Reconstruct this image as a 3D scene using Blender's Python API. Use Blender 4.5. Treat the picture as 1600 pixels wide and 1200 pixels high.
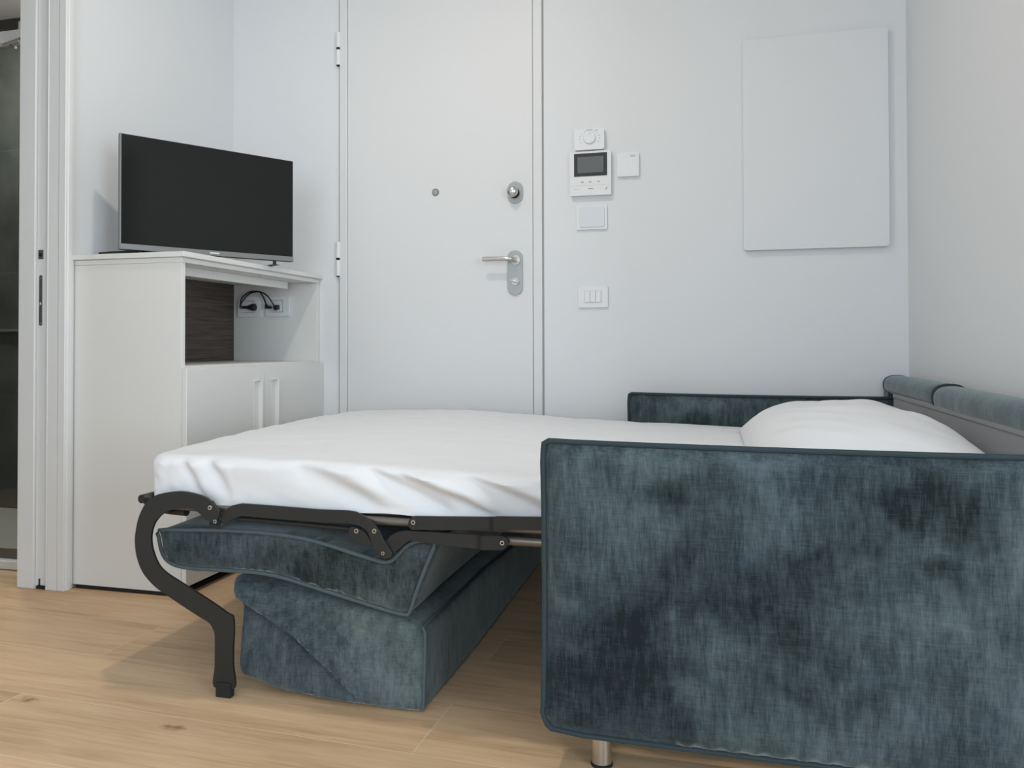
import bpy, bmesh, math, random
from mathutils import Vector, Matrix, noise
from mathutils.geometry import delaunay_2d_cdt

S = bpy.context.scene
for o in list(bpy.data.objects):
    bpy.data.objects.remove(o)
COL = S.collection
PI = math.pi

# ---------------------------------------------------------------- camera
CAM_H, YAW, PITCH, ROLL, FPX, CY = 0.821, 0.2527, 0.0133, -0.0023, 1237.02, 522.92
cam = bpy.data.cameras.new('camera'); camo = bpy.data.objects.new('camera', cam); COL.objects.link(camo)
r0 = Vector((math.cos(YAW), math.sin(YAW), 0)); f0 = Vector((-math.sin(YAW), math.cos(YAW), 0)); z0 = Vector((0, 0, 1))
fw = math.cos(PITCH) * f0 + math.sin(PITCH) * z0
up = -math.sin(PITCH) * f0 + math.cos(PITCH) * z0
xa = math.cos(ROLL) * r0 + math.sin(ROLL) * up
ya = -math.sin(ROLL) * r0 + math.cos(ROLL) * up
M = Matrix.Identity(4)
for i in range(3):
    M[i][0], M[i][1], M[i][2] = xa[i], ya[i], -fw[i]
M[2][3] = CAM_H
camo.matrix_world = M
cam.sensor_width = 36; cam.sensor_fit = 'HORIZONTAL'
cam.lens = 36 * FPX / 1600
cam.shift_y = (CY - 600) / 1600
cam.clip_start = 0.02
S.camera = camo

# ---------------------------------------------------------------- world, lights, exposure
S.view_settings.view_transform = 'Standard'; S.view_settings.look = 'None'
S.view_settings.gamma = 1.0; S.view_settings.use_curve_mapping = False
S.view_settings.exposure = 0.07
W = bpy.data.worlds.new('world'); S.world = W; W.use_nodes = True
bg = W.node_tree.nodes['Background']
bg.inputs['Color'].default_value = (0.72, 0.84, 1.0, 1); bg.inputs['Strength'].default_value = 1.2

def area(name, loc, target, sx, sy, power, color, shape='RECTANGLE'):
    l = bpy.data.lights.new(name, 'AREA'); l.shape = shape; l.size = sx
    if shape == 'RECTANGLE': l.size_y = sy
    l.energy = power; l.color = color
    o = bpy.data.objects.new(name, l); COL.objects.link(o); o.location = loc
    o.rotation_euler = (Vector(target) - Vector(loc)).to_track_quat('-Z', 'Y').to_euler()
    return o
# daylight through the tall window in the right-hand outer wall
area('daylight_window', (3.18, -1.25, 1.25), (0.0, 0.6, 1.0), 1.7, 2.1, 92, (0.78, 0.895, 1.0))
# daylight through the window behind the viewer
area('daylight_rear', (-0.20, -2.58, 1.45), (-0.3, 2.0, 1.1), 1.8, 1.9, 50, (0.765, 0.89, 1.0))
# recessed ceiling lamp
area('ceiling_lamp', (-0.90, 1.80, 2.68), (-0.90, 1.80, 0), 0.11, 0.11, 11.4, (1.0, 0.91, 0.80), 'DISK')
# unseen fill light added to lift the dark bathroom
area('bathroom_fill_light', (-3.0, 2.75, 2.36), (-3.0, 2.8, 0), 0.25, 0.25, 17, (1.0, 0.96, 0.90), 'DISK')

# ---------------------------------------------------------------- material helpers
def newmat(name):
    m = bpy.data.materials.new(name); m.use_nodes = True
    nt = m.node_tree
    return m, nt, nt.nodes['Principled BSDF']
def N(nt, t, **kw):
    n = nt.nodes.new(t)
    for k, v in kw.items():
        if k in n.inputs: n.inputs[k].default_value = v
        else: setattr(n, k, v)
    return n
def plain(name, col, rough=0.5, metal=0.0, bump=0.0, bscale=60, spec=0.5, var=0.03):
    m, nt, b = newmat(name)
    tc = N(nt, 'ShaderNodeTexCoord')
    nz = N(nt, 'ShaderNodeTexNoise', Scale=bscale, Detail=3.0)
    nt.links.new(tc.outputs['Object'], nz.inputs['Vector'])
    mx = N(nt, 'ShaderNodeMix', data_type='RGBA')
    mx.inputs['A'].default_value = tuple(c * (1 - var) for c in col) + (1,)
    mx.inputs['B'].default_value = tuple(min(1, c * (1 + var)) for c in col) + (1,)
    nt.links.new(nz.outputs['Fac'], mx.inputs['Factor'])
    nt.links.new(mx.outputs['Result'], b.inputs['Base Color'])
    b.inputs['Roughness'].default_value = rough; b.inputs['Metallic'].default_value = metal
    b.inputs['Specular IOR Level'].default_value = spec
    if bump:
        bp = N(nt, 'ShaderNodeBump', Strength=bump, Distance=0.002)
        nt.links.new(nz.outputs['Fac'], bp.inputs['Height']); nt.links.new(bp.outputs['Normal'], b.inputs['Normal'])
    return m

def fabric_mat(name, dark, mid, light, big=4.2, seed=0.0, blotch=0.10, hue=(3, 1, 7), marks=()):
    """mottled chenille velvet with a slubby weave"""
    m, nt, b = newmat(name); L = nt.links.new
    tc = N(nt, 'ShaderNodeTexCoord')
    mp = N(nt, 'ShaderNodeMapping'); mp.inputs['Location'].default_value = (seed, seed * 0.7, seed * 1.3)
    L(tc.outputs['Object'], mp.inputs['Vector'])
    n1 = N(nt, 'ShaderNodeTexNoise', Scale=big, Detail=7.0, Roughness=0.64, Distortion=0.5)
    L(mp.outputs['Vector'], n1.inputs['Vector'])
    # warp threads (upright) and weft threads (level)
    def threads(sc, det=2.0):
        q = N(nt, 'ShaderNodeMapping'); q.inputs['Scale'].default_value = sc
        L(tc.outputs['Object'], q.inputs['Vector'])
        n = N(nt, 'ShaderNodeTexNoise', Scale=1.0, Detail=det, Roughness=0.6)
        L(q.outputs['Vector'], n.inputs['Vector']); return n
    tv = threads((420, 420, 38)); th = threads((34, 34, 420)); tb = threads((70, 70, 14), 4.0)
    def math_(op, a, bb):
        n = N(nt, 'ShaderNodeMath', operation=op)
        for i, v in enumerate((a, bb)):
            if isinstance(v, float): n.inputs[i].default_value = v
            else: L(v, n.inputs[i])
        return n.outputs[0]
    thr = math_('ADD', math_('MULTIPLY', tv.outputs['Fac'], 0.215), math_('MULTIPLY', th.outputs['Fac'], 0.15))
    thr = math_('ADD', thr, math_('MULTIPLY', tb.outputs['Fac'], 0.325))
    tot = math_('ADD', math_('MULTIPLY', n1.outputs['Fac'], 0.78), math_('MULTIPLY', thr, 1.35))
    n3 = N(nt, 'ShaderNodeTexNoise', Scale=big * 1.9, Detail=3.0, Roughness=0.55, Distortion=0.8)
    mp3 = N(nt, 'ShaderNodeMapping'); mp3.inputs['Location'].default_value = (11 + seed, 5, 2)
    L(tc.outputs['Object'], mp3.inputs['Vector']); L(mp3.outputs['Vector'], n3.inputs['Vector'])
    r3 = N(nt, 'ShaderNodeMapRange'); r3.inputs['From Min'].default_value = 0.53; r3.inputs['From Max'].default_value = 0.66
    L(n3.outputs['Fac'], r3.inputs['Value'])
    tot = math_('SUBTRACT', tot, math_('MULTIPLY', r3.outputs['Result'], blotch))
    tot = math_('SUBTRACT', tot, 0.35)
    # brushed pile patches that also carry painted light and shade: x, z, half width, half height, strength
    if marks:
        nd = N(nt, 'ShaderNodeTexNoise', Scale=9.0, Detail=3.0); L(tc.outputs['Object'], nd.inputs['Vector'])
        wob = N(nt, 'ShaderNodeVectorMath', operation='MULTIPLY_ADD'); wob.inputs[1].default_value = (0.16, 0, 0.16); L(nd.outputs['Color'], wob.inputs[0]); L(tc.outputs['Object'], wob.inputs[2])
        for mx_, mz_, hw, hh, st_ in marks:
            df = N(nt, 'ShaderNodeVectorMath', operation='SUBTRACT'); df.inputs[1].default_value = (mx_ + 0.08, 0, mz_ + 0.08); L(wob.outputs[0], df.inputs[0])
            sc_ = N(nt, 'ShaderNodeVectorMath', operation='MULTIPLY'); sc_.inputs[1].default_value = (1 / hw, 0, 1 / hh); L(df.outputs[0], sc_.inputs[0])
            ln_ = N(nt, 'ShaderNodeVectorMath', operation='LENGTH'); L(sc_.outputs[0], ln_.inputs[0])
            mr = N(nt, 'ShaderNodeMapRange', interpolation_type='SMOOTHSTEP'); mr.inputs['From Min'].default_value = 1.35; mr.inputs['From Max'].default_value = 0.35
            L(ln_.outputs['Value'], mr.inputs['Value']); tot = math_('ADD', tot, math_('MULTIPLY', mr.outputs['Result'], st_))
    rp = N(nt, 'ShaderNodeValToRGB'); cr = rp.color_ramp
    cr.elements[0].position = 0.26; cr.elements[0].color = dark + (1,)
    cr.elements[1].position = 0.76; cr.elements[1].color = light + (1,)
    e = cr.elements.new(0.46); e.color = mid + (1,)
    L(tot, rp.inputs['Fac'])
    # slow hue drift between blue grey and green grey
    n2 = N(nt, 'ShaderNodeTexNoise', Scale=3.1, Detail=2.0)
    mp2 = N(nt, 'ShaderNodeMapping'); mp2.inputs['Location'].default_value = hue
    L(tc.outputs['Object'], mp2.inputs['Vector']); L(mp2.outputs['Vector'], n2.inputs['Vector'])
    r2 = N(nt, 'ShaderNodeValToRGB'); r2.color_ramp.elements[0].position = 0.40; r2.color_ramp.elements[1].position = 0.60
    r2.color_ramp.elements[0].color = (0.98, 0.98, 1.025, 1); r2.color_ramp.elements[1].color = (1.02, 1.03, 0.94, 1)
    L(n2.outputs['Fac'], r2.inputs['Fac'])
    mu = N(nt, 'ShaderNodeMix', data_type='RGBA', blend_type='MULTIPLY'); mu.inputs['Factor'].default_value = 1
    L(rp.outputs['Color'], mu.inputs['A']); L(r2.outputs['Color'], mu.inputs['B'])
    L(mu.outputs['Result'], b.inputs['Base Color'])
    b.inputs['Roughness'].default_value = 0.92; b.inputs['Specular IOR Level'].default_value = 0.15
    b.inputs['Sheen Weight'].default_value = 0.5; b.inputs['Sheen Roughness'].default_value = 0.45
    b.inputs['Sheen Tint'].default_value = (0.70, 0.79, 0.80, 1)
    bp = N(nt, 'ShaderNodeBump', Strength=0.35, Distance=0.0012)
    L(thr, bp.inputs['Height']); L(bp.outputs['Normal'], b.inputs['Normal'])
    return m

def sheet_mat():
    m, nt, b = newmat('white_cotton'); L = nt.links.new
    tc = N(nt, 'ShaderNodeTexCoord')
    mp = N(nt, 'ShaderNodeMapping'); mp.inputs['Scale'].default_value = (9, 16, 16); mp.inputs['Rotation'].default_value = (0, 0, 0.5)
    L(tc.outputs['Object'], mp.inputs['Vector'])
    n1 = N(nt, 'ShaderNodeTexNoise', Scale=1.0, Detail=3.0, Distortion=0.4); L(mp.outputs['Vector'], n1.inputs['Vector'])
    b.inputs['Base Color'].default_value = (0.80, 0.80, 0.815, 1)
    b.inputs['Roughness'].default_value = 0.9; b.inputs['Specular IOR Level'].default_value = 0.2
    b.inputs['Sheen Weight'].default_value = 0.1
    bp = N(nt, 'ShaderNodeBump', Strength=0.25, Distance=0.01)
    L(n1.outputs['Fac'], bp.inputs['Height']); L(bp.outputs['Normal'], b.inputs['Normal'])
    return m

def floor_mat():
    m, nt, b = newmat('oak_planks'); L = nt.links.new
    tc = N(nt, 'ShaderNodeTexCoord')
    mp = N(nt, 'ShaderNodeMapping'); mp.inputs['Rotation'].default_value = (0, 0, math.radians(2.0))
    mp.inputs['Location'].default_value = (3.35, 4.865, 0)
    L(tc.outputs['Object'], mp.inputs['Vector'])
    br = N(nt, 'ShaderNodeTexBrick', Scale=1.0); br.offset = 0.37; br.offset_frequency = 2
    br.inputs['Brick Width'].default_value = 2.7; br.inputs['Row Height'].default_value = 0.235
    br.inputs['Mortar Size'].default_value = 0.0011; br.inputs['Mortar Smooth'].default_value = 0.2
    br.inputs['Color1'].default_value = (0.0, 0.0, 0.0, 1); br.inputs['Color2'].default_value = (1, 1, 1, 1); br.inputs['Mortar'].default_value = (0.5, 0.5, 0.5, 1)
    L(mp.outputs['Vector'], br.inputs['Vector'])
    # grain runs along the plank, shifted from plank to plank
    sep = N(nt, 'ShaderNodeVectorMath', operation='MULTIPLY_ADD')
    sep.inputs[1].default_value = (7, 3, 5)
    L(br.outputs['Color'], sep.inputs[0]); L(mp.outputs['Vector'], sep.inputs[2])
    def gr(sc, det, dist):
        q = N(nt, 'ShaderNodeMapping'); q.inputs['Scale'].default_value = sc; L(sep.outputs[0], q.inputs['Vector'])
        n = N(nt, 'ShaderNodeTexNoise', Scale=1.0, Detail=det, Roughness=0.6, Distortion=dist); L(q.outputs['Vector'], n.inputs['Vector']); return n
    g1 = gr((2.2, 34, 1), 5.0, 0.5); g2 = gr((7, 150, 1), 3.0, 0.2); g3 = gr((1.1, 5, 1), 3.0, 1.2)
    r1 = N(nt, 'ShaderNodeValToRGB'); c = r1.color_ramp
    c.elements[0].position = 0.36; c.elements[0].color = (0.52, 0.335, 0.19, 1)
    c.elements[1].position = 0.66; c.elements[1].color = (0.80, 0.575, 0.36, 1)
    e = c.elements.new(0.5); e.color = (0.69, 0.47, 0.282, 1)
    def mth(op, a, bb):
        n = N(nt, 'ShaderNodeMath', operation=op)
        for i, v in enumerate((a, bb)):
            if isinstance(v, float): n.inputs[i].default_value = v
            else: L(v, n.inputs[i])
        return n.outputs[0]
    f = mth('ADD', mth('MULTIPLY', g1.outputs['Fac'], 0.42), mth('MULTIPLY', g2.outputs['Fac'], 0.24))
    f = mth('ADD', f, mth('MULTIPLY', g3.outputs['Fac'], 0.34))
    L(f, r1.inputs['Fac'])
    # knots
    nk = N(nt, 'ShaderNodeTexNoise', Scale=45.0, Detail=3.0); L(tc.outputs['Object'], nk.inputs['Vector'])
    dmin = None
    for kx, ky in ((-1.552, 1.511), (-1.137, 1.477), (0.4, 0.55), (-2.7, 1.7), (-0.2, 2.4)):
        df = N(nt, 'ShaderNodeVectorMath', operation='SUBTRACT'); df.inputs[1].default_value = (kx, ky, 0); L(tc.outputs['Object'], df.inputs[0])
        sc_ = N(nt, 'ShaderNodeVectorMath', operation='MULTIPLY'); sc_.inputs[1].default_value = (1, 2.0, 0); L(df.outputs[0], sc_.inputs[0])
        ln_ = N(nt, 'ShaderNodeVectorMath', operation='LENGTH'); L(sc_.outputs[0], ln_.inputs[0])
        dmin = ln_.outputs['Value'] if dmin is None else mth('MINIMUM', dmin, ln_.outputs['Value'])
    dk = mth('ADD', dmin, mth('MULTIPLY', mth('SUBTRACT', nk.outputs['Fac'], 0.5), 0.075))
    rk = N(nt, 'ShaderNodeValToRGB'); rk.color_ramp.elements[0].position = 0.0; rk.color_ramp.elements[0].color = (0.52, 0.40, 0.32, 1)
    rk.color_ramp.elements[1].position = 0.03; rk.color_ramp.elements[1].color = (1, 1, 1, 1)
    L(dk, rk.inputs['Fac'])
    m1 = N(nt, 'ShaderNodeMix', data_type='RGBA', blend_type='MULTIPLY'); m1.inputs['Factor'].default_value = 1
    L(r1.outputs['Color'], m1.inputs['A']); L(rk.outputs['Color'], m1.inputs['B'])
    # plank to plank tone
    pl = N(nt, 'ShaderNodeMix', data_type='RGBA'); pl.inputs['A'].default_value = (0.93, 0.93, 0.94, 1); pl.inputs['B'].default_value = (1.06, 1.04, 1.02, 1)
    L(br.outputs['Color'], pl.inputs['Factor'])
    m2 = N(nt, 'ShaderNodeMix', data_type='RGBA', blend_type='MULTIPLY'); m2.inputs['Factor'].default_value = 1
    L(m1.outputs['Result'], m2.inputs['A']); L(pl.outputs['Result'], m2.inputs['B'])
    m3 = N(nt, 'ShaderNodeMix', data_type='RGBA'); m3.inputs['B'].default_value = (0.75, 0.62, 0.475, 1)
    L(br.outputs['Fac'], m3.inputs['Factor']); L(m2.outputs['Result'], m3.inputs['A'])
    L(m3.outputs['Result'], b.inputs['Base Color'])
    b.inputs['Roughness'].default_value = 0.48; b.inputs['Specular IOR Level'].default_value = 0.35
    bp = N(nt, 'ShaderNodeBump', Strength=0.08, Distance=0.002); L(g2.outputs['Fac'], bp.inputs['Height']); L(bp.outputs['Normal'], b.inputs['Normal'])
    return m

def wood_panel_mat():
    m, nt, b = newmat('dark_wood'); L = nt.links.new
    tc = N(nt, 'ShaderNodeTexCoord'); mp = N(nt, 'ShaderNodeMapping'); mp.inputs['Scale'].default_value = (5, 5, 150)
    L(tc.outputs['Object'], mp.inputs['Vector'])
    n = N(nt, 'ShaderNodeTexNoise', Scale=1.0, Detail=5.0, Roughness=0.65, Distortion=0.3); L(mp.outputs['Vector'], n.inputs['Vector'])
    r = N(nt, 'ShaderNodeValToRGB'); r.color_ramp.elements[0].position = 0.3; r.color_ramp.elements[0].color = (0.035, 0.026, 0.021, 1)
    r.color_ramp.elements[1].position = 0.72; r.color_ramp.elements[1].color = (0.13, 0.10, 0.082, 1)
    L(n.outputs['Fac'], r.inputs['Fac']); L(r.outputs['Color'], b.inputs['Base Color']); b.inputs['Roughness'].default_value = 0.6
    return m

def tile_mat(name, c1, c2, bw, bh, loc=(0, 0, 0)):
    m, nt, b = newmat(name); L = nt.links.new
    tc = N(nt, 'ShaderNodeTexCoord'); mp = N(nt, 'ShaderNodeMapping'); mp.inputs['Location'].default_value = loc
    mp.inputs['Rotation'].default_value = (math.radians(-90), 0, 0)
    L(tc.outputs['Object'], mp.inputs['Vector'])
    br = N(nt, 'ShaderNodeTexBrick', Scale=1.0); br.offset = 0.0
    br.inputs['Brick Width'].default_value = bw; br.inputs['Row Height'].default_value = bh; br.inputs['Mortar Size'].default_value = 0.002
    br.inputs['Color1'].default_value = c1 + (1,); br.inputs['Color2'].default_value = c2 + (1,); br.inputs['Mortar'].default_value = (0.12, 0.12, 0.115, 1)
    L(mp.outputs['Vector'], br.inputs['Vector'])
    n = N(nt, 'ShaderNodeTexNoise', Scale=3.5, Detail=5.0, Roughness=0.6); L(tc.outputs['Object'], n.inputs['Vector'])
    r = N(nt, 'ShaderNodeValToRGB'); r.color_ramp.elements[0].position = 0.3; r.color_ramp.elements[0].color = (0.65, 0.65, 0.65, 1)
    r.color_ramp.elements[1].position = 0.7; r.color_ramp.elements[1].color = (1.3, 1.3, 1.3, 1); L(n.outputs['Fac'], r.inputs['Fac'])
    mu = N(nt, 'ShaderNodeMix', data_type='RGBA', blend_type='MULTIPLY'); mu.inputs['Factor'].default_value = 1
    L(br.outputs['Color'], mu.inputs['A']); L(r.outputs['Color'], mu.inputs['B']); L(mu.outputs['Result'], b.inputs['Base Color'])
    b.inputs['Roughness'].default_value = 0.45
    return m

def glass_mat(name):
    m = bpy.data.materials.new(name); m.use_nodes = True; nt = m.node_tree; nt.nodes.clear()
    o = N(nt, 'ShaderNodeOutputMaterial'); t = N(nt, 'ShaderNodeBsdfTransparent'); g_ = N(nt, 'ShaderNodeBsdfGlossy', Roughness=0.03)
    t.inputs['Color'].default_value = (0.90, 0.94, 0.93, 1); mx = N(nt, 'ShaderNodeMixShader'); mx.inputs[0].default_value = 0.06
    nt.links.new(t.outputs[0], mx.inputs[1]); nt.links.new(g_.outputs[0], mx.inputs[2]); nt.links.new(mx.outputs[0], o.inputs['Surface'])
    return m

MT = dict(
    wall=plain('white_wall_paint', (0.78, 0.79, 0.80), 0.85, bump=0.04, bscale=220, var=0.006, spec=0.3),
    far=plain('bounce_cut_wall_grey', (0.36, 0.36, 0.36), 0.85, var=0.01),  # unseen walls only, grey picked to cut bounced fill light
    ceil=plain('ceiling_paint', (0.82, 0.82, 0.82), 0.9, var=0.005),
    door=plain('door_lacquer', (0.755, 0.755, 0.755), 0.45, var=0.005),
    trim=plain('trim_lacquer', (0.78, 0.78, 0.775), 0.4, var=0.005),
    cab=plain('cabinet_laminate', (0.775, 0.765, 0.74), 0.42, var=0.006),
    white=plain('white_plastic', (0.80, 0.81, 0.82), 0.35, var=0.006),
    white2=plain('warm_white_plastic', (0.80, 0.795, 0.795), 0.35, var=0.006),
    lcd=plain('pale_display', (0.71, 0.73, 0.765), 0.3, var=0.01),
    greyp=plain('grey_print', (0.36, 0.37, 0.38), 0.6, var=0.02),
    lightp=plain('pale_grey_print', (0.58, 0.59, 0.60), 0.6, var=0.02),
    black=plain('black_plastic', (0.012, 0.012, 0.013), 0.45, var=0.05),
    rubber=plain('black_rubber', (0.012, 0.012, 0.012), 0.8, var=0.05),
    screen=plain('glossy_screen', (0.0045, 0.006, 0.006), 0.12, spec=0.5, var=0.02),
    lcdoff=plain('switched_off_display', (0.13, 0.14, 0.14), 0.15, var=0.02),
    silver=plain('silver_plastic', (0.24, 0.245, 0.245), 0.4, metal=0.3, var=0.02),
    satin=plain('satin_steel', (0.40, 0.41, 0.405), 0.36, metal=1.0, var=0.02),
    steel=plain('brushed_steel', (0.62, 0.60, 0.57), 0.28, metal=1.0, var=0.02),
    dsteel=plain('dark_strike_steel', (0.20, 0.20, 0.20), 0.4, metal=0.9, var=0.03),
    frame=plain('grey_bronze_paint', (0.022, 0.022, 0.0205), 0.5, metal=0.0, spec=0.35, bump=0.05, bscale=500, var=0.03),
    framel=plain('pale_bronze_tube', (0.20, 0.18, 0.155), 0.32, metal=0.7, var=0.03),
    lining=plain('grey_lining_cloth', (0.30, 0.30, 0.305), 0.95, bump=0.2, bscale=400, var=0.08, spec=0.1),
    dark=plain('dark_underside_cloth', (0.02, 0.02, 0.021), 0.95, var=0.08),
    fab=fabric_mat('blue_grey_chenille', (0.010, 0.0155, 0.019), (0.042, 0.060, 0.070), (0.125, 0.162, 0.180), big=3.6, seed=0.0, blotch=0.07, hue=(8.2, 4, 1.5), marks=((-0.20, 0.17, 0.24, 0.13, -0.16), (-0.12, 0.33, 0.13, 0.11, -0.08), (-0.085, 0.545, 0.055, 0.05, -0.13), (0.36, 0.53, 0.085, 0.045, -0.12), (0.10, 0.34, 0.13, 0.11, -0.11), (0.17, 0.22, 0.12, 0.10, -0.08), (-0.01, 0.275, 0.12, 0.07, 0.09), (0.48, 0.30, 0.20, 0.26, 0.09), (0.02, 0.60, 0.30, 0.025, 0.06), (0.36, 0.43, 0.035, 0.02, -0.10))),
    fab2=fabric_mat('blue_grey_chenille_cushion', (0.012, 0.018, 0.0215), (0.055, 0.073, 0.081), (0.15, 0.183, 0.194), big=4.2, seed=2.3, blotch=0.03, marks=((-1.15, 0.33, 0.28, 0.075, -0.13), (-0.82, 0.29, 0.22, 0.075, -0.13), (-0.82, 0.13, 0.20, 0.10, 0.07))),  # seat shade and the brighter lower cushion are painted in as patches
    pipd=plain('arm_piping_cloth', (0.042, 0.060, 0.068), 0.9, bump=0.3, bscale=600, var=0.25, spec=0.15),
    pip=plain('piping_cloth', (0.092, 0.118, 0.126), 0.9, bump=0.3, bscale=600, var=0.25, spec=0.15),  # light caught by the cushion piping is put in as a paler tone
    sheet=sheet_mat(), floor=floor_mat(), wood=wood_panel_mat(),
    tile=tile_mat('dark_shower_tile', (0.082, 0.085, 0.080), (0.098, 0.100, 0.094), 0.9, 0.6, (0.2, 0.02, 0)),
    tilel=plain('grey_shower_floor', (0.36, 0.345, 0.32), 0.5, var=0.12, bscale=6),
    glass=glass_mat('shower_glass'),
)

# ---------------------------------------------------------------- mesh helpers
def link(name, bm, mat, parent=None, smooth=False, bevel=0.0, seg=2, wn=False):
    me = bpy.data.meshes.new(name)
    bmesh.ops.recalc_face_normals(bm, faces=bm.faces)
    bm.to_mesh(me); bm.free()
    o = bpy.data.objects.new(name, me); COL.objects.link(o)
    if isinstance(mat, (list, tuple)):
        for m in mat: me.materials.append(m)
    else: me.materials.append(mat)
    if smooth or bevel:
        for p in me.polygons: p.use_smooth = True
        me.set_sharp_from_angle(angle=math.radians(40))
    if bevel:
        b = o.modifiers.new('bevel', 'BEVEL'); b.width = bevel; b.segments = seg; b.limit_method = 'ANGLE'; b.angle_limit = math.radians(35)
        b.harden_normals = False
    if parent:
        o.parent = parent
        o.matrix_parent_inverse = parent.matrix_basis.inverted()
    return o
def bx(bm, x0, x1, y0, y1, z0, z1, mi=0):
    r = bmesh.ops.create_cube(bm, size=1)
    bmesh.ops.scale(bm, verts=r['verts'], vec=(x1 - x0, y1 - y0, z1 - z0))
    bmesh.ops.translate(bm, verts=r['verts'], vec=((x0 + x1) / 2, (y0 + y1) / 2, (z0 + z1) / 2))
    if mi:
        for v in r['verts']:
            for f in v.link_faces: f.material_index = mi
    return r['verts']
def box(name, mat, parent, *a, bevel=0.0, seg=2):
    bm = bmesh.new(); bx(bm, *a); return link(name, bm, mat, parent, bevel=bevel, seg=seg)
def cyl(bm, p0, p1, r, r2=None, seg=24):
    p0, p1 = Vector(p0), Vector(p1); d = p1 - p0
    q = d.to_track_quat('Z', 'Y').to_matrix().to_4x4(); q.translation = (p0 + p1) / 2
    return bmesh.ops.create_cone(bm, cap_ends=True, segments=seg, radius1=r, radius2=r if r2 is None else r2, depth=d.length, matrix=q)['verts']
def tube(bm, pts, r, closed=False, seg=10):
    pts = [Vector(p) for p in pts]; n = len(pts); rings = []
    prev = None
    for i, p in enumerate(pts):
        a = pts[(i - 1) % n] if (closed or i > 0) else p
        c = pts[(i + 1) % n] if (closed or i < n - 1) else p
        t = (c - a).normalized()
        if prev is None:
            h = Vector((0, 1, 0)) if abs(t.y) < 0.8 else Vector((0, 0, 1))
            u = t.cross(h).normalized()
        else:
            u = (prev - t * prev.dot(t)).normalized()
        prev = u; w = t.cross(u)
        rings.append([bm.verts.new(p + r * (math.cos(2 * PI * k / seg) * u + math.sin(2 * PI * k / seg) * w)) for k in range(seg)])
    m = n if closed else n - 1
    for i in range(m):
        A, B = rings[i], rings[(i + 1) % n]
        # align rings on closure
        off = 0
        if closed and i == n - 1:
            off = min(range(seg), key=lambda s: (A[0].co - B[s].co).length)
        for k in range(seg):
            bm.faces.new((A[k], A[(k + 1) % seg], B[(k + 1 + off) % seg], B[(k + off) % seg]))
    if not closed:
        bm.faces.new(rings[0][::-1]); bm.faces.new(rings[-1])
def catmull(pts, n=6, closed=False):
    P = [Vector(p) for p in pts]; out = []; m = len(P)
    rng = range(m) if closed else range(m - 1)
    g = lambda i: P[i % m] if closed else P[max(0, min(m - 1, i))]
    for i in rng:
        a, b, c, d = g(i - 1), g(i), g(i + 1), g(i + 2)
        for k in range(n):
            t = k / n
            out.append(0.5 * ((2 * b) + (c - a) * t + (2 * a - 5 * b + 4 * c - d) * t * t + (3 * b - a - 3 * c + d) * t ** 3))
    if not closed: out.append(P[-1])
    return out
def resample(pts, step, closed=True):
    P = [Vector(p) for p in pts]
    if closed: P = P + [P[0]]
    L = [0]
    for i in range(1, len(P)): L.append(L[-1] + (P[i] - P[i - 1]).length)
    n = max(8, int(round(L[-1] / step))); out = []; j = 0
    for k in range(n):
        s = L[-1] * k / n
        while L[j + 1] < s: j += 1
        t = (s - L[j]) / max(1e-9, L[j + 1] - L[j]); out.append(P[j].lerp(P[j + 1], t))
    return out
def segdist(p, a, b):
    d = b - a; t = max(0, min(1, (p - a).dot(d) / max(1e-12, d.dot(d)))); return (p - a - d * t).length
def inside(p, poly):
    c = False; n = len(poly)
    for i in range(n):
        a, b = poly[i], poly[i - 1]
        if (a.y > p.y) != (b.y > p.y) and p.x < (b.x - a.x) * (p.y - a.y) / (b.y - a.y) + a.x: c = not c
    return c
def fill2d(border, step):
    """triangulated grid inside a border, list of (x,z), border first; with distance to the border"""
    xs = [p.x for p in border]; zs = [p.y for p in border]; n = len(border)
    pts = [p.copy() for p in border]; dist = [0.0] * n
    x = min(xs) + step / 2; row = 0
    while x < max(xs):
        z = min(zs) + (step / 2 if row % 2 else step * 0.25)
        while z < max(zs):
            p = Vector((x, z))
            if inside(p, border):
                d = min(segdist(p, border[i - 1], border[i]) for i in range(n))
                if d > step * 0.45: pts.append(p); dist.append(d)
            z += step
        x += step; row += 1
    r = delaunay_2d_cdt(pts, [(i, (i + 1) % n) for i in range(n)], [], 1, 1e-6)
    V, F = r[0], r[2]
    D = []
    for v, ov in zip(V, r[3]): D.append(dist[ov[0]] if ov else 0.0)
    return V, F, D, n
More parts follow.
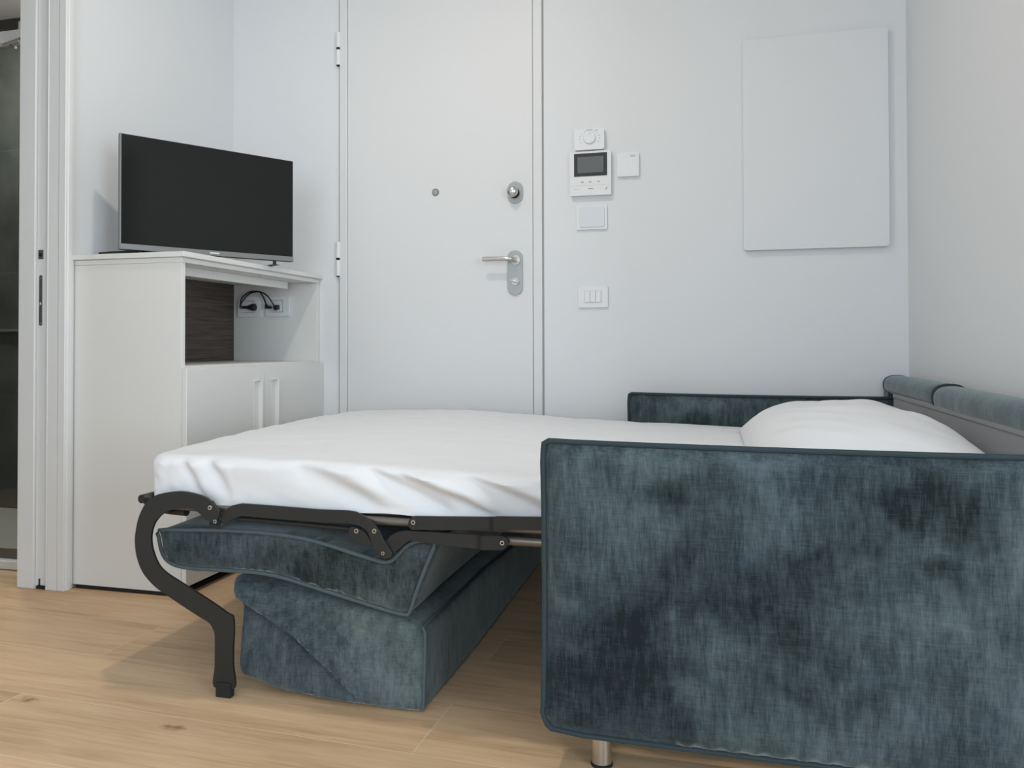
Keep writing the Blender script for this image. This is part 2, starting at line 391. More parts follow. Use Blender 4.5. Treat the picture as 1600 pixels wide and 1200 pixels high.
def slab(outline, y0, y1, rnd=0.02, bulge=0.0, step=0.014, nearfn=None, back=True, sidefn=None, ny=14, bstep=0.012):
    """upholstered block: an outline in x,z with a soft near face, drawn back from y0 to y1"""
    bd = resample([Vector(p) for p in outline], bstep)
    V, F, D, n = fill2d(bd, step)
    bm = bmesh.new()
    def prof(d, x, z, s):
        t = min(1.0, d / rnd); y = rnd * (1 - math.sqrt(max(0, 1 - (1 - t) ** 2)))
        y -= bulge * (1 - math.exp(-d / 0.07))
        return y
    near = []
    for v, d in zip(V, D):
        y = y0 + prof(d, v.x, v.y, 1)
        if nearfn: y += nearfn(v.x, v.y, d)
        near.append(bm.verts.new((v.x, y, v.y)))
    for f in F:
        try: bm.faces.new([near[i] for i in f])
        except ValueError: pass
    # border verts are those with D == 0 and closest to bd points
    ring = []
    for p in bd:
        ring.append(min(((near[i], (V[i] - p).length) for i in range(len(V)) if D[i] == 0), key=lambda q: q[1])[0])
    prev = ring
    ys = [y0 + rnd + (y1 - y0 - (2 * rnd if back else rnd)) * k / ny for k in range(1, ny + 1)]
    for y in ys:
        cur = []
        for p in bd:
            x, z = p.x, p.y
            if sidefn: x, z = sidefn(x, z, y)
            cur.append(bm.verts.new((x, y, z)))
        for i in range(len(bd)):
            a, b_, c, d_ = prev[i], prev[(i + 1) % len(bd)], cur[(i + 1) % len(bd)], cur[i]
            if len({a, b_, c, d_}) == 4: bm.faces.new((a, b_, c, d_))
        prev = cur
    if back:
        m = {}
        for i, p in enumerate(bd): pass
        far = []
        for v, d in zip(V, D):
            if d == 0:
                k = min(range(len(bd)), key=lambda q: (bd[q] - v).length); far.append(prev[k])
            else:
                fx, fz = (sidefn(v.x, v.y, y1) if sidefn else (v.x, v.y)); far.append(bm.verts.new((fx, y1 - prof(d, v.x, v.y, -1), fz)))
        for f in F:
            try: bm.faces.new([far[i] for i in f][::-1])
            except ValueError: pass
    else:
        bm.faces.new(prev)
    return bm, bd
def plate(outline, y0, th, yfn=None, smooth=False):
    """flat steel bar cut to an outline in x,z; yfn lets it step sideways"""
    pts = [Vector(p) for p in outline]
    if smooth: pts = [Vector((q.x, q.y)) for q in catmull([(p.x, p.y, 0) for p in pts], 4, True)]
    if yfn:
        pts = resample(pts, 0.004); V, F, D, n = fill2d(pts, 0.006)
    else:
        n = len(pts); r = delaunay_2d_cdt(pts, [(i, (i + 1) % n) for i in range(n)], [], 1, 1e-6); V, F = r[0], r[2]
    bm = bmesh.new(); f_ = yfn or (lambda x: 0.0)
    a = [bm.verts.new((v.x, y0 + f_(v.x), v.y)) for v in V]; b = [bm.verts.new((v.x, y0 + f_(v.x) + th, v.y)) for v in V]
    for f in F:
        bm.faces.new([a[i] for i in f]); bm.faces.new([b[i] for i in f][::-1])
    eb = {}
    for f in F:
        for i in range(len(f)):
            k = (f[i], f[(i + 1) % len(f)]); eb[k] = 1
    for (i, j) in list(eb):
        if (j, i) not in eb: bm.faces.new((a[j], a[i], b[i], b[j]))
    if not yfn: bmesh.ops.dissolve_limit(bm, angle_limit=0.01, verts=bm.verts, edges=bm.edges)
    return bm
def stadium(cx, cz, w, h, n=14):
    r = w / 2; out = []
    for k in range(n + 1): a = PI * k / n; out.append((cx + r * math.cos(a), cz + h / 2 - r + r * math.sin(a)))
    for k in range(n + 1): a = PI + PI * k / n; out.append((cx + r * math.cos(a), cz - h / 2 + r + r * math.sin(a)))
    return out
def rrect(x0, x1, z0, z1, r, n=5):
    out = []
    for cx, cz, a0 in ((x1 - r, z1 - r, 0), (x0 + r, z1 - r, 90), (x0 + r, z0 + r, 180), (x1 - r, z0 + r, 270)):
        for k in range(n + 1):
            a = math.radians(a0 + 90 * k / n); out.append((cx + r * math.cos(a), cz + r * math.sin(a)))
    return out
def empty(name, loc):
    o = bpy.data.objects.new(name, None); COL.objects.link(o); o.location = loc; o.empty_display_size = 0.1; return o
def tag(o, label=None, cat=None, group=None, kind=None):
    if label: o['label'] = label
    if cat: o['category'] = cat
    if group: o['group'] = group
    if kind: o['kind'] = kind
    return o
def struct(o, label, cat): return tag(o, label, cat, None, 'structure')

def sstep(a, b, x): return max(0, min(1, (x - a) / (b - a)))
def g(t): return math.exp(-t * t)

# ---------------------------------------------------------------- room shell
XL, XR, YB, YJ = -2.131, 0.682, 3.171, 2.20
ZC = 2.70
struct(box('floor', MT['floor'], None, -4.0, 3.3, -2.7, 3.4, -0.1, 0.0), 'oak plank floor running under the bed and into the bathroom', 'floor')
struct(box('ceiling', MT['ceil'], None, -2.33, 3.3, -2.7, 3.4, ZC, ZC + 0.1), 'flat white ceiling', 'ceiling')
struct(box('wall_back', MT['wall'], None, -2.31, 0.75, YB, YB + 0.2, 0, ZC), 'white painted back wall around the entrance door', 'wall')
struct(box('wall_right', MT['wall'], None, XR, 3.3, 1.49, YB + 0.2, 0, ZC), 'plain pale wall on the right behind the sofa back', 'wall')
bm = bmesh.new()
bx(bm, -2.305, XL, YJ + 0.012, YB + 0.1, 0, ZC); bx(bm, -2.305, XL, -2.7, 1.36, 0, ZC); bx(bm, -2.305, XL, 1.36, YJ + 0.012, 2.14, ZC)
struct(link('wall_left', bm, MT['wall']), 'white left wall behind the television, broken by the bathroom doorway', 'wall')
bm = bmesh.new()
bx(bm, -2.3, -1.15, -2.8, -2.6, 0, ZC); bx(bm, 0.75, 3.3, -2.8, -2.6, 0, ZC); bx(bm, -1.15, 0.75, -2.8, -2.6, 0, 0.5); bx(bm, -1.15, 0.75, -2.8, -2.6, 2.4, ZC)
struct(link('wall_front', bm, MT['far']), 'unseen wall behind the viewer with a window opening, grey to cut bounced light', 'wall')
bm = bmesh.new()
bx(bm, 3.2, 3.4, -2.7, -2.1, 0, ZC); bx(bm, 3.2, 3.4, -0.4, 1.5, 0, ZC); bx(bm, 3.2, 3.4, -2.1, -0.4, 0, 0.1); bx(bm, 3.2, 3.4, -2.1, -0.4, 2.4, ZC)
struct(link('wall_outer', bm, MT['far']), 'unseen outer wall with a tall window opening, grey to cut bounced light', 'wall')
for nm, (ax, lo, hi, zz0, zz1) in dict(window_1=('y', -2.1, -0.4, 0.1, 2.4), window_2=('x', -1.15, 0.75, 0.5, 2.4)).items():
    bm = bmesh.new()
    def fr(a0, a1, b0, b1):
        if ax == 'y': bx(bm, 3.22, 3.29, a0, a1, b0, b1)
        else: bx(bm, a0, a1, -2.75, -2.68, b0, b1)
    fr(lo, lo + 0.06, zz0, zz1); fr(hi - 0.06, hi, zz0, zz1); fr(lo, hi, zz0, zz0 + 0.06); fr(lo, hi, zz1 - 0.06, zz1); fr((lo + hi) / 2 - 0.03, (lo + hi) / 2 + 0.03, zz0, zz1)
    wn = struct(link(nm, bm, MT['trim'], bevel=0.004), 'white framed tall window in the right outer wall' if ax == 'y' else 'white framed window in the wall behind the viewer', 'window')
    pa = (3.252, 3.258, lo + 0.06, hi - 0.06) if ax == 'y' else (lo + 0.06, hi - 0.06, -2.718, -2.712)
    box('window_pane', MT['glass'], wn, *pa, zz0 + 0.06, zz1 - 0.06)

# bathroom beyond the sliding door
struct(box('wall_shower', MT['tile'], None, -4.0, -2.31, 3.13, 3.4, 0, 2.432), 'dark grey tiled shower wall seen through the doorway', 'wall')
struct(box('wall_bathroom', MT['tile'], None, -4.1, -3.95, 1.0, 3.3, 0, 2.45), 'dark grey tiled side wall of the bathroom', 'wall')
struct(box('wall_entry', MT['wall'], None, -4.1, -2.305, 0.9, 1.0, 0, 2.45), 'bathroom wall on the near side', 'wall')
bm = bmesh.new(); bx(bm, -4.1, -2.305, 0.9, 3.4, 2.43, 2.5)
struct(link('ceiling_bathroom', bm, MT['ceil']), 'lower bathroom ceiling above the shower', 'ceiling')
tray = empty('shower_tray', (-3.1, 2.75, 0))
tag(tray, 'low shower tray with a white kerb at the doorway edge', 'shower tray')
box('tray_floor', MT['tilel'], tray, -3.94, -2.32, 2.41, 3.125, 0.001, 0.035)
box('kerb', MT['trim'], tray, -3.94, -2.32, 2.36, 2.408, 0.001, 0.034, bevel=0.004)
scr = empty('shower_screen', (-3.1, 2.40, 0.036))
tag(scr, 'glass shower screen with pale top rail beyond the doorway', 'shower screen')
box('bottom_profile', MT['dsteel'], scr, -3.94, -2.32, 2.388, 2.404, 0.0345, 0.066, bevel=0.002)
box('glass_pane', MT['glass'], scr, -3.94, -2.32, 2.393, 2.399, 0.067, 1.955)
box('top_rail', MT['trim'], scr, -3.94, -2.32, 2.375, 2.412, 1.956, 2.0, bevel=0.004)
box('rail_block', MT['lightp'], scr, -2.512, -2.44, 2.38, 2.405, 2.0005, 2.032, bevel=0.003)
bm = bmesh.new(); cyl(bm, (-2.50, 2.372, 1.955), (-2.56, 2.366, 1.94), 0.009); cyl(bm, (-2.50, 2.372, 1.958), (-2.465, 2.36, 1.965), 0.005); cyl(bm, (-2.535, 2.368, 1.945), (-2.50, 2.36, 1.925), 0.005)
tag(link('roller_bracket', bm, MT['steel'], scr, smooth=True), 'chrome roller under the rail')
tag(box('tile_ledge', MT['silver'], None, -3.94, -2.32, 3.112, 3.13, 0.893, 0.905), 'thin pale ledge strip across the dark shower tiles', 'ledge')

# sliding door jamb
jb = empty('door_2', (-2.22, YJ, 0)); struct(jb, 'white sliding door jamb at the bathroom doorway', 'door')
bm = bmesh.new()
bx(bm, -2.313, -2.246, YJ, YJ + 0.06, 0, 2.14); bx(bm, -2.187, -2.141, YJ - 0.002, YJ + 0.06, 0, 2.14)
bx(bm, -2.192, -2.187, YJ - 0.004, YJ + 0.02, 0, 2.14)
link('door_post', bm, MT['trim'], jb, bevel=0.002)
bm = bmesh.new(); bx(bm, -2.146, -2.116, YJ - 0.004, YJ + 0.035, 0, 2.2); bx(bm, -2.128, -2.112, YJ + 0.004, YJ + 0.024, 0, 2.2)
link('casing', bm, MT['trim'], jb, bevel=0.003)
box('door_edge', MT['trim'], jb, -2.243, -2.193, YJ + 0.008, YJ + 0.05, 0.012, 2.13)
bm = bmesh.new(); bx(bm, -2.2365, -2.2175, YJ + 0.0055, YJ + 0.009, 1.118, 1.149)
lp = link('latch_plate', bm, MT['dsteel'], jb); tag(lp, 'small square dark metal latch plate')
bm = bmesh.new(); cyl(bm, (-2.227, YJ + 0.0045, 1.133), (-2.227, YJ + 0.008, 1.133), 0.0065); link('latch_hole', bm, MT['rubber'], lp)
sp = link('strike_plate', plate(stadium(-2.2265, 0.977, 0.0115, 0.172), YJ + 0.0055, 0.003), MT['dsteel'], jb); tag(sp, 'long narrow metal strike plate')
for z in (1.052, 0.899):
    bm = bmesh.new(); cyl(bm, (-2.2265, YJ + 0.0045, z), (-2.2265, YJ + 0.006, z), 0.004); link('screw', bm, MT['satin'], sp)
box('latch_tongue', MT['white'], sp, -2.2285, -2.2245, YJ + 0.0045, YJ + 0.006, 0.962, 0.970)
bm = bmesh.new(); bx(bm, -2.236, -2.202, YJ + 0.003, YJ + 0.012, 0.0, 0.010); bx(bm, -2.2265, -2.2235, YJ + 0.004, YJ + 0.01, 0.008, 0.034)
tag(link('floor_guide', bm, MT['rubber'], jb), 'black floor guide')

# ---------------------------------------------------------------- entrance door
DX0, DX1, DT = -1.594, -0.688, 2.52
dr = empty('door_1', ((DX0 + DX1) / 2, YB, 0)); struct(dr, 'plain white armoured entrance door with satin steel lever', 'door')
bm = bmesh.new()
bx(bm, DX0, DX0 + 0.036, YB - 0.014, YB - 0.001, 0, DT); bx(bm, DX1 - 0.038, DX1, YB - 0.011, YB - 0.001, 0, DT); bx(bm, DX0 + 0.0365, DX1 - 0.0385, YB - 0.011, YB - 0.001, DT - 0.05, DT)
link('door_frame', bm, MT['door'], dr, bevel=0.003)
bm = bmesh.new(); bx(bm, DX0 - 0.007, DX0 - 0.001, YB - 0.002, YB - 0.0005, 0, DT); bx(bm, DX1 + 0.001, DX1 + 0.006, YB - 0.002, YB - 0.0005, 0, DT)
tag(link('shadow_gap', bm, MT['greyp'], dr), 'grey sealing joint')
LX0, LX1 = DX0 + 0.0365, DX1 - 0.0395
box('door_leaf', MT['door'], dr, LX0 + 0.001, LX1, YB - 0.010, YB - 0.001, 0.01, DT - 0.052, bevel=0.002)
def hinge(z0_, z1_):
    zm = (z0_ + z1_) / 2
    bm = bmesh.new(); cyl(bm, (-1.600, YB - 0.012, z0_), (-1.600, YB - 0.012, zm - 0.005), 0.0092); cyl(bm, (-1.600, YB - 0.012, zm + 0.005), (-1.600, YB - 0.012, z1_), 0.0092)
    h = link('hinge', bm, MT['white'], dr, smooth=True, bevel=0.001)
    bm = bmesh.new(); cyl(bm, (-1.600, YB - 0.012, zm - 0.0048), (-1.600, YB - 0.012, zm + 0.0048), 0.0088); cyl(bm, (-1.600, YB - 0.012, z0_ - 0.004), (-1.600, YB - 0.012, z0_ - 0.0003), 0.008)
    link('hinge_ring', bm, MT['rubber'], h, smooth=True)
hinge(2.052, 2.196); hinge(1.126, 1.273)
YD = YB - 0.010
bm = bmesh.new(); cyl(bm, (-1.149, YD - 0.004, 1.47), (-1.149, YD, 1.47), 0.0155, 0.0155, 32)
pe = link('peephole', bm, MT['silver'], dr, bevel=0.001)
bm = bmesh.new(); cyl(bm, (-1.149, YD - 0.0048, 1.47), (-1.149, YD - 0.0041, 1.47), 0.010, 0.010, 24)
link('peephole_cover', bm, MT['greyp'], pe)
# lock plate with round knob
lk = link('lock_plate', plate(stadium(-0.800, 1.450, 0.065, 0.090), YD - 0.007, 0.007), MT['satin'], dr, bevel=0.002)
bm = bmesh.new(); cyl(bm, (-0.803, YD - 0.016, 1.449), (-0.803, YD - 0.0075, 1.449), 0.0215, 0.0215, 32); link('knob_collar', bm, MT['rubber'], lk, smooth=True)
bm = bmesh.new(); cyl(bm, (-0.803, YD - 0.045, 1.449), (-0.803, YD - 0.012, 1.449), 0.011)
q = bmesh.ops.create_uvsphere(bm, u_segments=28, v_segments=16, radius=0.0235)
bmesh.ops.scale(bm, verts=q['verts'], vec=(1, 0.72, 1)); bmesh.ops.translate(bm, verts=q['verts'], vec=(-0.803, YD - 0.042, 1.449))
bx(bm, -0.806, -0.800, YD - 0.066, YD - 0.05, 1.437, 1.449)
link('lock_knob', bm, MT['steel'], lk, smooth=True)
# lever plate
hp = link('handle_plate', plate(stadium(-0.801, 1.119, 0.064, 0.184), YD - 0.008, 0.008), MT['satin'], dr, bevel=0.002)
bm = bmesh.new(); cyl(bm, (-0.797, YD - 0.014, 1.171), (-0.797, YD - 0.0085, 1.171), 0.020, 0.018, 28)
tube(bm, catmull([(-0.797, YD - 0.01, 1.171), (-0.797, YD - 0.035, 1.171), (-0.803, YD - 0.050, 1.172), (-0.82, YD - 0.058, 1.173), (-0.85, YD - 0.059, 1.173), (-0.90, YD - 0.058, 1.173), (-0.925, YD - 0.058, 1.173)], 6), 0.0098, seg=16)
link('lever_handle', bm, MT['steel'], hp, smooth=True)
bm = bmesh.new(); cyl(bm, (-0.800, YD - 0.012, 1.083), (-0.800, YD - 0.0085, 1.083), 0.018, 0.017, 28)
vs = bx(bm, -0.819, -0.781, YD - 0.030, YD - 0.012, 1.079, 1.088); bmesh.ops.rotate(bm, verts=vs, cent=(-0.8, YD, 1.083), matrix=Matrix.Rotation(math.radians(16), 3, 'Y'))
link('thumb_turn', bm, MT['steel'], hp, smooth=True, bevel=0.0015)

# ---------------------------------------------------------------- fittings on the back wall
def wallbox(name, x0, x1, z0_, z1_, th, r, mat, bev=0.003, parent=None, y=None):
    y = YB if y is None else y
    return link(name, plate(rrect(x0, x1, z0_, z1_, r), y - th, th - 0.0005), mat, parent, bevel=bev)
th = empty('thermostat', (-0.489, YB, 1.648)); tag(th, 'white room thermostat with round dial above the video intercom', 'thermostat')
wallbox('housing', -0.551, -0.430, 1.605, 1.690, 0.026, 0.008, MT['white'], 0.005, th)
bm = bmesh.new(); cyl(bm, (-0.489, YB - 0.034, 1.653), (-0.489, YB - 0.0265, 1.653), 0.024, 0.026, 36)
d = link('dial', bm, MT['white'], th, smooth=True, bevel=0.002)
bm = bmesh.new(); bx(bm, -0.490, -0.487, YB - 0.0348, YB - 0.0342, 1.662, 1.672); link('pointer', bm, MT['lightp'], d)
bm = bmesh.new()
for k in range(12):
    a = math.radians(-25 + k * 230 / 11)
    if 60 < math.degrees(a) < 120: continue
    vs = bx(bm, -0.0022, 0.0022, 0, 0.0005, -0.0011, 0.0011)
    bmesh.ops.translate(bm, verts=vs, vec=(-0.489 + 0.040 * math.cos(a), YB - 0.0268, 1.650 + 0.033 * math.sin(a)))
bx(bm, -0.503, -0.477, YB - 0.0268, YB - 0.0263, 1.6835, 1.6855); bx(bm, -0.464, -0.458, YB - 0.0268, YB - 0.0263, 1.680, 1.684)
link('scale_marks', bm, MT['greyp'], th)
ic = empty('video_intercom', (-0.486, YB, 1.511)); tag(ic, 'white video intercom with a black framed screen beside the door', 'intercom')
wallbox('housing', -0.569, -0.403, 1.422, 1.600, 0.024, 0.005, MT['white2'], 0.004, ic)
fr_ = wallbox('screen_frame', -0.552, -0.419, 1.499, 1.591, 0.002, 0.002, MT['black'], 0.0, ic, y=YB - 0.0242)
wallbox('screen', -0.538, -0.433, 1.512, 1.577, 0.0008, 0.001, MT['lcdoff'], 0.0, fr_, y=YB - 0.0264)
for x in (-0.519, -0.487, -0.453): box('button_mark', MT['greyp'], ic, x - 0.005, x + 0.005, YB - 0.0248, YB - 0.0243, 1.4735, 1.478)
bm = bmesh.new(); bx(bm, -0.495, -0.476, YB - 0.0248, YB - 0.0243, 1.4465, 1.4505); link('name_mark', bm, MT['greyp'], ic)
bm = bmesh.new(); vs = bx(bm, -0.424, -0.420, YB - 0.0248, YB - 0.0243, 1.441, 1.453); bmesh.ops.rotate(bm, verts=vs, cent=(-0.422, YB, 1.447), matrix=Matrix.Rotation(math.radians(30), 3, 'Y'))
link('handset_mark', bm, MT['greyp'], ic)
bm = bmesh.new(); bx(bm, -0.566, -0.406, YB - 0.0246, YB - 0.0242, 1.4615, 1.4623); bx(bm, -0.553, -0.535, YB - 0.0246, YB - 0.0242, 1.447, 1.449); link('groove', bm, MT['lightp'], ic)
ss = empty('wall_sensor', (-0.337, YB, 1.54)); tag(ss, 'small square white sensor box right of the video intercom', 'sensor')
wallbox('housing', -0.380, -0.294, 1.492, 1.588, 0.014, 0.004, MT['white'], 0.003, ss)
bm = bmesh.new(); bx(bm, -0.329, -0.308, YB - 0.0146, YB - 0.0142, 1.569, 1.577); link('logo_mark', bm, MT['lightp'], ss)
kp = empty('touch_panel', (-0.484, YB, 1.336)); tag(kp, 'blank bluish white touch panel directly under the video intercom', 'wall panel')
wallbox('frame', -0.546, -0.422, 1.287, 1.385, 0.010, 0.003, MT['white'], 0.002, kp)
wallbox('touch_face', -0.535, -0.432, 1.296, 1.378, 0.004, 0.010, MT['lcd'], 0.002, kp, y=YB - 0.0098)
sw = empty('light_switch', (-0.480, YB, 1.015)); tag(sw, 'white three rocker light switch lowest on the wall beside the door', 'light switch')
wallbox('cover_plate', -0.540, -0.420, 0.972, 1.058, 0.009, 0.003, MT['white2'], 0.0025, sw)
bm = bmesh.new(); bx(bm, -0.5145, -0.4455, YB - 0.0096, YB - 0.0091, 0.991, 1.039); link('rocker_surround', bm, MT['lightp'], sw)
for k in range(3):
    box('rocker', MT['white2'], sw, -0.5132 + k * 0.0226, -0.4922 + k * 0.0226, YB - 0.0125, YB - 0.0097, 0.9925, 1.0375, bevel=0.001)
pn = link('wall_panel', plate(rrect(0.103, 0.617, 1.181, 1.990, 0.012), YB - 0.022, 0.019), MT['wall'], None, bevel=0.004)
tag(pn, 'large flat white rectangular panel on the back wall above the sofa', 'panel')

# ---------------------------------------------------------------- television cabinet
XC, YC = -1.696, 2.240
cb = empty('tv_cabinet', (-1.90, 2.7, 0)); tag(cb, 'white cabinet with open niche and two doors under the television', 'cabinet')
bm = bmesh.new()
bx(bm, XL + 0.004, XC, YC, YC + 0.018, 0.014, 1.096); bx(bm, XL + 0.004, XC, 3.148, 3.166, 0.014, 1.096)
bx(bm, XL + 0.004, XC, YC, 3.166, 1.0965, 1.113)
bx(bm, XL + 0.02, XC - 0.001, YC + 0.018, 3.148, 0.737, 0.755); bx(bm, XL + 0.02, XC - 0.001, YC + 0.018, 3.148, 0.08, 0.098)
bx(bm, XL + 0.004, XL + 0.012, YC + 0.018, 3.148, 0.08, 0.737)
link('carcass', bm, MT['cab'], cb, bevel=0.001)
box('top_board', MT['cab'], cb, XL + 0.004, -1.680, 2.229, 3.169, 1.1135, 1.131, bevel=0.002)
box('batten', MT['cab'], cb, -1.812, -1.788, YC + 0.019, 3.06, 1.066, 1.096, bevel=0.001)
box('back_panel', MT['wood'], cb, XL + 0.013, XL + 0.021, YC + 0.0185, 3.1475, 0.7555, 1.096)
for y in (2.50, 2.78):
    bm = bmesh.new(); cyl(bm, (-1.745, y, 1.0945), (-1.745, y, 1.0964), 0.004); link('screw', bm, MT['greyp'], cb)
bm = bmesh.new(); bx(bm, XL + 0.02, XC - 0.012, YC + 0.004, 3.15, 0.0, 0.0135); bx(bm, -1.74, -1.72, YC + 0.02, 3.148, 0.0135, 0.078); tag(link('plinth', bm, MT['rubber'], cb), 'black recessed plinth')
def cdoor(y0_, y1_, hy, zt=0.747):
    dd = box('door', MT['cab'], cb, XC + 0.001, -1.676, y0_, y1_, 0.035, zt, bevel=0.0015)
    bm = bmesh.new(); bx(bm, -1.675, -1.658, hy, hy + 0.007, 0.30, 0.693); bx(bm, -1.675, -1.662, hy - 0.030, hy + 0.007, 0.689, 0.693); bx(bm, -1.675, -1.662, hy - 0.030, hy + 0.007, 0.30, 0.304)
    bx(bm, -1.6755, -1.6735, hy - 0.032, hy + 0.007, 0.30, 0.693)
    link('handle', bm, MT['cab'], dd, bevel=0.001)
cdoor(YC, 2.7035, 2.656); cdoor(2.7065, 3.168, 2.772)
# sockets in the niche
def socket(x0, x1, label):
    e = empty('wall_socket', ((x0 + x1) / 2, 3.148, 0.995)); tag(e, label, 'socket', 'sockets inside the cabinet niche')
    wallbox('cover_plate', x0, x1, 0.950, 1.040, 0.012, 0.006, MT['white'], 0.006, e, y=3.1475)
    bm = bmesh.new(); bx(bm, x0 + 0.022, x1 - 0.030, 3.1355, 3.1362, 0.969, 1.022); link('module_gap', bm, MT['lightp'], e)
    box('module', MT['white'], e, x0 + 0.0235, x1 - 0.0315, 3.1335, 3.1354, 0.9705, 1.0205)
socket(-2.083, -1.966, 'white socket plate next to the dark wood panel, holding the splayed black plug')
socket(-1.942, -1.826, 'white socket plate farther from the dark panel, with two black connectors')
def P(px, pz, y=3.112):   # niche point
    return (px, y, pz)
def cord(name, pts, pr, label, plugs):
    e = empty(name, pts[0]); tag(e, label, 'power cord', 'black cords looped in the niche')
    bm = bmesh.new(); tube(bm, catmull(pts, 8), pr, seg=10); link('cable', bm, MT['black'], e, smooth=True)
    for nm, f in plugs:
        bm = bmesh.new(); f(bm); link(nm, bm, MT['black'], e, smooth=True, bevel=0.001)
def plug_l(bm):
    cyl(bm, (-2.045, 3.118, 0.993), (-2.02, 3.118, 0.992), 0.006, 0.007); cyl(bm, (-2.02, 3.118, 0.992), (-1.998, 3.119, 0.992), 0.008, 0.016, 16); cyl(bm, (-1.998, 3.119, 0.992), (-1.984, 3.119, 0.992), 0.0165, 0.0155, 16)
    bx(bm, -2.008, -1.99, 3.12, 3.133, 0.984, 1.000)
def plug_m(bm): bx(bm, -1.932, -1.908, 3.112, 3.133, 0.985, 0.997); bx(bm, -1.927, -1.916, 3.104, 3.114, 0.987, 1.003)
def plug_r(bm):
    bx(bm, -1.89, -1.870, 3.112, 3.133, 0.981, 1.001); cyl(bm, (-1.884, 3.112, 0.995), (-1.872, 3.108, 0.980), 0.008)
cord('power_cord', [P(-2.042, 0.993, 3.118), P(-2.052, 1.003), P(-2.048, 1.030), P(-2.030, 1.048), P(-2.008, 1.060), P(-1.982, 1.063), P(-1.958, 1.059), P(-1.942, 1.041), P(-1.930, 1.016), P(-1.922, 0.996)], 0.0032,
     'black cord on the shorter loop, ending at the flat middle connector', [('plug', plug_l), ('connector', plug_m)])
cord('power_cord', [P(-2.044, 0.986, 3.108), P(-2.047, 0.998, 3.10), P(-2.032, 1.022, 3.10), P(-2.008, 1.046, 3.10), P(-1.982, 1.057, 3.10), P(-1.950, 1.059, 3.10), P(-1.922, 1.048, 3.10), P(-1.900, 1.028, 3.10), P(-1.886, 1.004, 3.104), P(-1.880, 0.992, 3.110)], 0.0032,
     'black cord on the longer loop, ending at the rightmost connector', [('connector', plug_r)])

# ---------------------------------------------------------------- television
tv = empty('television', (-1.78, 2.523, 1.131)); tag(tv, 'black flat television angled into the room on the white cabinet', 'television')
ang = math.atan2(2.786 - 2.26, -1.605 + 1.955)
TW = 0.632
RT = Matrix.Translation((-1.78, 2.523, 0)) @ Matrix.Rotation(ang, 4, 'Z')
def tvp(name, bm, mat, parent=None, **k):
    bmesh.ops.transform(bm, matrix=RT, verts=bm.verts); return link(name, bm, mat, parent or tv, **k)
bm = bmesh.new(); bx(bm, -TW / 2, TW / 2, 0.0, 0.022, 1.149, 1.545); bx(bm, -0.2, 0.2, 0.02, 0.05, 1.165, 1.36); tvp('casing', bm, MT['black'], bevel=0.003)
bm = bmesh.new(); bx(bm, -TW / 2 + 0.003, TW / 2 - 0.003, -0.0025, -0.0003, 1.170, 1.542); tvp('screen', bm, MT['screen'])
bm = bmesh.new(); bx(bm, -TW / 2 + 0.001, TW / 2 - 0.001, -0.006, -0.0003, 1.150, 1.169)
ch = tvp('chin', bm, MT['silver'], bevel=0.0015); tag(ch, 'silver strip under the screen')
bm = bmesh.new(); bx(bm, -TW / 2 - 0.0012, -TW / 2 + 0.003, -0.004, 0.012, 1.150, 1.545); tvp('side_trim', bm, MT['silver'])
bm = bmesh.new(); bx(bm, -0.012, 0.022, -0.0068, -0.0062, 1.157, 1.162); tvp('logo', bm, MT['white'], ch)
for sx in (-1, 1):
    bm = bmesh.new()
    xs = sx * 0.245
    cyl(bm, (xs, 0.012, 1.151), (xs, 0.012, 1.134), 0.006, 0.007, 16)
    pts = [(xs - 0.014, -0.07), (xs + 0.014, -0.07), (xs + 0.014, 0.11), (xs - 0.014, 0.11)]
    for (ya_, yb_, za, zb) in ((-0.004, 0.012, 1.1345, 1.1355), (0.012, 0.095, 1.1355, 1.1345)):
        v = [bm.verts.new((xs + dx, y, z)) for y, zz in ((ya_, za), (yb_, zb)) for dx in (-0.012, 0.012) for z in (1.1325, zz)]
        for q in ((0, 2, 3, 1), (4, 5, 7, 6), (0, 1, 5, 4), (2, 6, 7, 3), (0, 4, 6, 2), (1, 3, 7, 5)): bm.faces.new([v[i] for i in q])
    tvp('foot', bm, MT['black'], bevel=0.0008)
bm = bmesh.new()
v = [(-2.108, 2.335), (-2.085, 2.310), (-1.905, 2.345), (-1.925, 2.375)]
lo_ = [bm.verts.new((x, y, 1.1325)) for x, y in v]; hi_ = [bm.verts.new((x, y, z)) for (x, y), z in zip(v, (1.1495, 1.1485, 1.1585, 1.1595))]
bm.faces.new(lo_[::-1]); bm.faces.new(hi_)
for i in range(4): bm.faces.new((lo_[i], lo_[(i + 1) % 4], hi_[(i + 1) % 4], hi_[i]))
link('rear_foot', bm, MT['black'], tv, bevel=0.0008)

